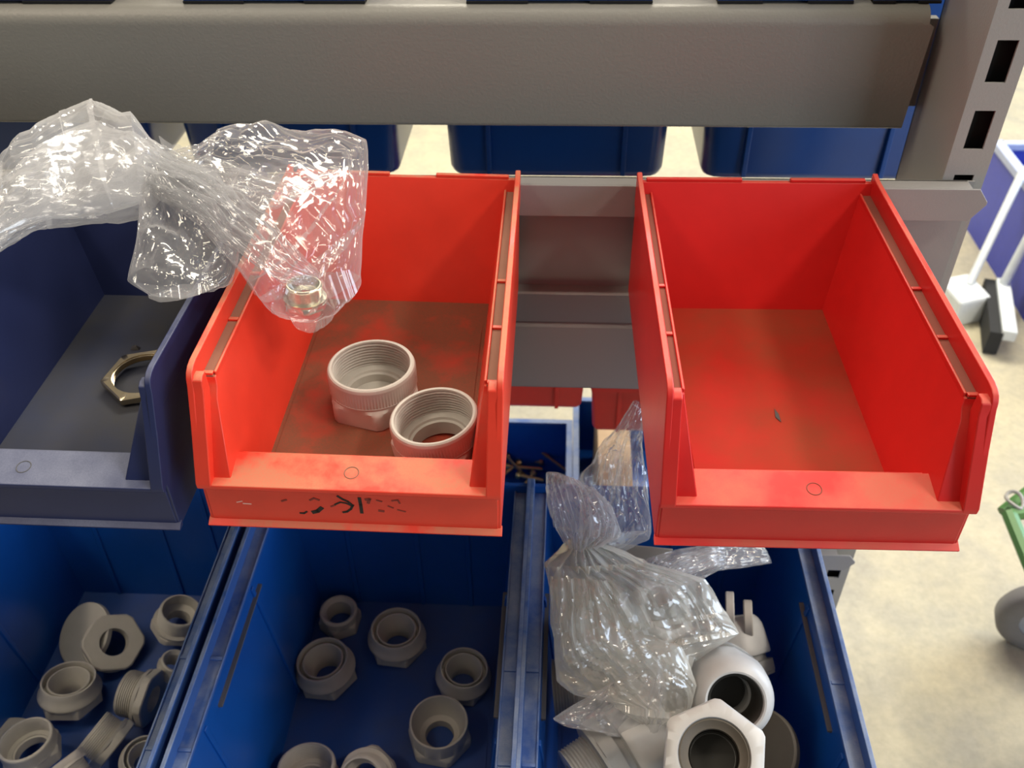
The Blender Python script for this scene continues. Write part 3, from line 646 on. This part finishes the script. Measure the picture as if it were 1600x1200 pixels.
# ------------------------------------------------------------------ other side of the rack
def back_bin(x, lb, mat=None, z=-.037, Y=.285, half=.132, top=.150, name='large_shelf_bin', H=.222, L=.46, g='blue bins on the far side of the rack'):
    t = thing(name, lb, 'storage bin', (x, Y, z), (0, 0, 0), g)
    bm = bmesh.new(); rb = .014
    def ring(hw, yb, yf, zz, r):
        if mat: r *= .35
        pts = []
        for cx, cy, a0 in ((hw - r, yb + r, -90), (hw - r, yf - r, 0), (-hw + r, yf - r, 90), (-hw + r, yb + r, 180)):
            for k in range(5): a = R_(a0 + 22.5 * k); pts.append((cx + r * math.cos(a), cy + r * math.sin(a), zz))
        return pts
    lv = [(half - .010, .010, L - .01, 0, .02), (half - .003, .003, L - .003, .004, .02), (half, 0, L, .012, .02), (half + .004, -.004, L, .150 * H / .222, .018), (half + .006, -.006, L, H - .03, .016), (top, -.014, L + .004, H - .028, .012), (top, -.014, L + .004, H, .012),
          (top - .012, 0, L - .01, H, .012), (half - .002, .010, L - .012, H - .03, .014), (half - .012, .020, L - .022, .008, .016)]
    rs = [[bm.verts.new(p) for p in ring(*q)] for q in lv]
    for a, b in zip(rs, rs[1:]):
        n = len(a)
        for k in range(n): bm.faces.new((a[k], a[(k + 1) % n], b[(k + 1) % n], b[k]))
    bm.faces.new(rs[0]); bm.faces.new(rs[-1])
    obj('body', bm, mat or M['blue_back'], t, smooth=True, angle=40)
    for fx in (-.62, .62):
        bm = bmesh.new(); box(bm, half * fx - .003, half * fx + .003, -.0065, .004, .008, H - .03)
        obj('back_rib', bm, mat or M['blue_back'], t, bevel=.001)
    return t
back_bin(-.315, 'blue bin back seen between the draped bag and the beam')
back_bin(.012, 'blue bin back seen above the gap between the two red bins')
back_bin(.322, 'blue bin back beside the perforated upright, behind the empty red bin')
back_bin(-.625, 'dark blue bin back at the left edge of the photo below the beam')
# far red bins on the lower far rail
for x, lb in ((-.044, 'red bin bottom seen in the gap below the rail'), (.174, 'red bin at the right of the gap below the rail, behind the bag')):
    t = back_bin(x, lb, M['red_r'], -.425 if x < 0 else -.470, .290, .100, .105, 'shelf_bin', .1225, .30, 'red bins on the far side of the rack')
# far blue bin with bolts, and its neighbour
fb = thing('large_shelf_bin', 'blue bin holding loose bolts, far below through the gap', 'storage bin', (-.105, .28, -.885))
def open_tub(t, hw, L, H, mat, mrim, th=.006):
    bm = bmesh.new()
    box(bm, -hw, -hw + th, 0, L, 0, H); box(bm, hw - th, hw, 0, L, 0, H); box(bm, -hw + th, hw - th, 0, th, 0, H); box(bm, -hw + th, hw - th, L - th, L, 0, H); box(bm, -hw + th, hw - th, th, L - th, 0, th)
    obj('body', bm, mat, t, bevel=.001)
    bm = bmesh.new()
    box(bm, -hw - .004, -hw + th + .002, -.004, L + .004, H - .002, H + .006); box(bm, hw - th - .002, hw + .004, -.004, L + .004, H - .002, H + .006)
    box(bm, -hw + th, hw - th, -.004, th + .002, H - .002, H + .006); box(bm, -hw + th, hw - th, L - th - .002, L + .004, H - .002, H + .006)
    obj('rim', bm, mrim, t, bevel=.001)
open_tub(fb, .150, .33, .14, M['blue'], M['blue_rim'])
fb2 = thing('large_shelf_bin', 'blue bin with a cardboard box, right of the one holding bolts', 'storage bin', (.214, .28, -.885)); open_tub(fb2, .160, .40, .14, M['blue'], M['blue_rim'])
bm = bmesh.new(); box(bm, -.03, .03, -.17, .17, 0, .20); o = obj('cardboard_box', bm, M['card'], None, bevel=.001); o.location = (.125, .48, -.878); tag(o, 'narrow brown cardboard box standing in the far blue bin', 'box')
random.seed(4)
def bolt(px, py, z, ax, ln, mat, lb):
    t = thing('bolt', lb, 'bolt', at(px, py, Z=z), orient(ax, random.uniform(0, 60)), 'bolts in the far blue bin')
    bm = bmesh.new(); lathe(bm, [(.0062, .002), (.0072, 0), (.0072, -.006, 'h', .0082), (.0040, -.0065)] + [(.0040 - (.0005 if k % 2 else 0), -.0065 - k * .0016) for k in range(1, int(ln / .0016))] + [(.003, -.007 - ln)], 24, closed=False)
    obj('shaft', bm, mat, t, smooth=True)
for a in ((822, 682, -.80, (-.2, .1, .95), .05, M['bolt'], 'bolt standing upright with a yellow tip in the far blue bin'), (790, 712, -.83, (-.6, .3, .55), .06, M['bolt_d'], 'brown bolt leaning left in the far blue bin'), (838, 700, -.82, (-.7, .4, .3), .07, M['bolt_d'], 'dark bolt leaning right in the far blue bin'),
          (790, 728, -.85, (-1, 0, .08), .07, M['bolt'], 'yellow bolt lying flat across the far blue bin'), (808, 742, -.86, (-1, .2, .05), .05, M['bolt'], 'yellow bolt lying lowest in the far blue bin'), (835, 738, -.86, (.5, .6, .4), .05, M['bolt'], 'bolt with a bright yellow head at the front of the far blue bin'),
          (848, 722, -.85, (.9, -.2, .1), .05, M['bolt_d'], 'brown bolt lying at the right of the far blue bin'), (812, 722, -.85, (.6, .5, .2), .05, M['bolt'], 'pale bolt in the middle of the far bolts')):
    bolt(*a)
# far shelf carrying those bins
bm = bmesh.new(); box(bm, -1.1, .36, .27, .70, -.91, -.886)
tag(obj('steel_shelf', bm, M['steel_rail']), 'low grey shelf under the far blue bins', 'shelf')
# bins standing on the shelf above the beam
for x0, x1, lb, mt in ((-.66, -.4045, 'dark bin foot on the shelf at the left above the beam', 'navy'), (-.3354, -.1638, 'dark bin above the beam, over the draped bag', 'blue_back'), (-.0703, .0998, 'blue bin above the middle of the beam', 'blue_back'), (.158, .2790, 'blue bin above the beam, over the empty red bin', 'blue'), (.2960, .3560, 'pale blue lit bin edge at the right end above the beam', 'blue_rim')):  # last bin takes the paler scuffed blue to put its light into the colour
    t = thing('shelf_bin', lb, 'storage bin', ((x0 + x1) / 2, .1135, .2292), (0, 0, 0), 'bins standing above the beam'); hw = (x1 - x0) / 2
    for s in (-1, 1):
        bm = bmesh.new(); box(bm, min(s * hw, s * hw * .33), max(s * hw, s * hw * .33), 0, .02, -.0002, .0022)
        obj('foot', bm, M['black'], t, bevel=.0004)
    bm = bmesh.new(); box(bm, -hw, hw, .001, .006, .0022, .045); box(bm, -hw, -hw + .004, .006, .30, .0022, .12); box(bm, hw - .004, hw, .006, .30, .0022, .12); box(bm, -hw, hw, .298, .302, .0022, .12); box(bm, -hw + .004, hw - .004, .006, .298, .0022, .005)
    obj('body', bm, M[mt], t, bevel=.0006)

# ------------------------------------------------------------------ things on the floor at the right
# long-handled dustpan and broom
dp = thing('dustpan', 'white long-handled dustpan standing on the floor behind the upright', 'dustpan', at(1512, 492, Z=-1.0), (0, 0, R_(20)))
bm = bmesh.new()
hexa(bm, [(-.075, -.04, 0), (.035, -.04, 0), (.035, .07, 0), (-.075, .07, 0), (-.068, -.03, .075), (.028, -.03, .075), (.028, .07, .09), (-.068, .07, .09)]); obj('pan', bm, M['white'], dp, bevel=.008)
a = dp.matrix_basis.inverted() if False else None
mw = (Matrix.Translation(dp.location) @ dp.rotation_euler.to_matrix().to_4x4()).inverted()
bm = bmesh.new(); tube(bm, [mw @ (dp.location + Vector((-.01, .03, .08))), mw @ at(1601, 262, X=1.262)], .011, 12); obj('handle', bm, M['white'], dp, smooth=True)
br = thing('broom', 'white floor broom with black bristles leaning beside the dustpan', 'broom', at(1572, 528, Z=-1.0))
mw = Matrix.Translation(br.location).inverted()
e1, e2 = at(1566, 440, Z=-.93), at(1577, 524, Z=-.93)
dirv = (e2 - e1).normalized(); side = Vector((dirv.y, -dirv.x, 0)).normalized()
if side.x > 0: side = -side
def obox(bm, a, b, sd, w0, w1, z0, z1):
    hexa(bm, [mw @ q for q in (a + sd * w0 + Vector((0, 0, z0)), b + sd * w0 + Vector((0, 0, z0)), b + sd * w1 + Vector((0, 0, z0)), a + sd * w1 + Vector((0, 0, z0)), a + sd * w0 + Vector((0, 0, z1)), b + sd * w0 + Vector((0, 0, z1)), b + sd * w1 + Vector((0, 0, z1)), a + sd * w1 + Vector((0, 0, z1)))])
bm = bmesh.new(); obox(bm, e1, e2, side, -.018, .018, -.02, .012); obj('broom_head', bm, M['white'], br, bevel=.004)
bm = bmesh.new(); obox(bm, e1, e2, side, .012, .045, -.065, .002); obj('bristles', bm, M['bristle'], br)
bm = bmesh.new(); tube(bm, [mw @ (e1.lerp(e2, .1) + Vector((0, 0, .01))), mw @ at(1625, 335, X=1.262)], [.013, .011], 12); obj('handle', bm, M['white'], br, smooth=True)
# violet-blue container
ct = thing('container', 'violet-blue plastic container with a pale rim at the right edge of the photo', 'container', (1.28, 1.83, -1.0))
def tub_walls(bm, x0, x1, y0, y1, H, th):
    for q in ((x0, x0 + th, y0, y1), (x1 - th, x1, y0, y1), (x0 + th, x1 - th, y0, y0 + th), (x0 + th, x1 - th, y1 - th, y1)): box(bm, q[0], q[1], q[2], q[3], 0, H)
    box(bm, x0 + th, x1 - th, y0 + th, y1 - th, 0, th)
bm = bmesh.new(); tub_walls(bm, 0, .62, -.85, 0, .28, .012); obj('body', bm, M['tote'], ct)
bm = bmesh.new()
for q in ((-.008, .016, -.858, .008), (.604, .628, -.858, .008), (.016, .604, -.858, -.834), (.016, .604, -.016, .008)): box(bm, q[0], q[1], q[2], q[3], .270, .294)
obj('rim', bm, M['tote_rim'], ct, bevel=.004)
bm = bmesh.new(); bmesh.ops.create_icosphere(bm, subdivisions=5, radius=1)
for v in bm.verts: v.co = Vector((v.co.x * .27 + .31, v.co.y * .38 - .42, .24 + v.co.z * .13)) + Vector((0, 0, noise.noise(v.co * 4) * .05 + noise.noise(v.co * 11) * .015))
o = obj('plastic_sack', bm, M['tote_in'], None, smooth=True, angle=180); o.location = ct.location; tag(o, 'bright blue sack filling the violet-blue container', 'sack')
# green cart
ca = thing('cart', 'green tubular cart with a castor wheel at the right edge of the photo', 'cart', (.90, .27, -1.0))
mw = Matrix.Translation(ca.location).inverted()
c0 = at(1577, 803, Z=-.62)
bm = bmesh.new()
a, b = c0, at(1612, 888, Z=-.62)
tube(bm, [mw @ a, mw @ (b + (b - a) * 1.5)], .012, 8); tube(bm, [mw @ a, mw @ (a + Vector((.6, .12, 0)))], .012, 8)
tube(bm, [mw @ (a + Vector((.004, .02, -.02))), mw @ Vector((a.x + .05, a.y + .05, -.62))], .012, 8)
obj('frame', bm, M['green'], ca, smooth=True)
bm = bmesh.new(); hexa(bm, [mw @ (a + Vector(q)) for q in ((.03, -.35, -.02), (.6, -.35, -.02), (.6, .08, -.02), (.03, 0, -.02), (.03, -.35, -.008), (.6, -.35, -.008), (.6, .08, -.008), (.03, 0, -.008))]); obj('platform', bm, M['wood'], ca)
bm = bmesh.new(); tube(bm, [mw @ (a + Vector((.012 + .012 * math.cos(k), .02 + .018 * math.sin(k), .012 + .003 * math.sin(k * 2)))) for k in [2 * PI * i / 20 for i in range(21)]], .003, 6); obj('wire_loop', bm, M['steel_post'], ca, smooth=True)
wh = at(1628, 980, Y=.30); wh = Vector((wh.x, .30, -1 + .084))
bm = bmesh.new(); lathe(bm, [(.046, -.018), (.060, -.020), (.078, -.018), (.084, -.011), (.084, .011), (.078, .018), (.060, .020), (.046, .018)], 64)
o = obj('castor_wheel', bm, M['tyre'], ca, smooth=True, angle=50); o.location = mw @ wh; o.rotation_euler = (R_(90), 0, R_(-14)); wheel = o
bm = bmesh.new(); lathe(bm, [(.006, -.020), (.020, -.020), (.024, -.012), (.0462, -.012), (.0462, .012), (.024, .012), (.020, .020), (.006, .020)], 48); o = obj('hub', bm, M['hub'], wheel, smooth=True)
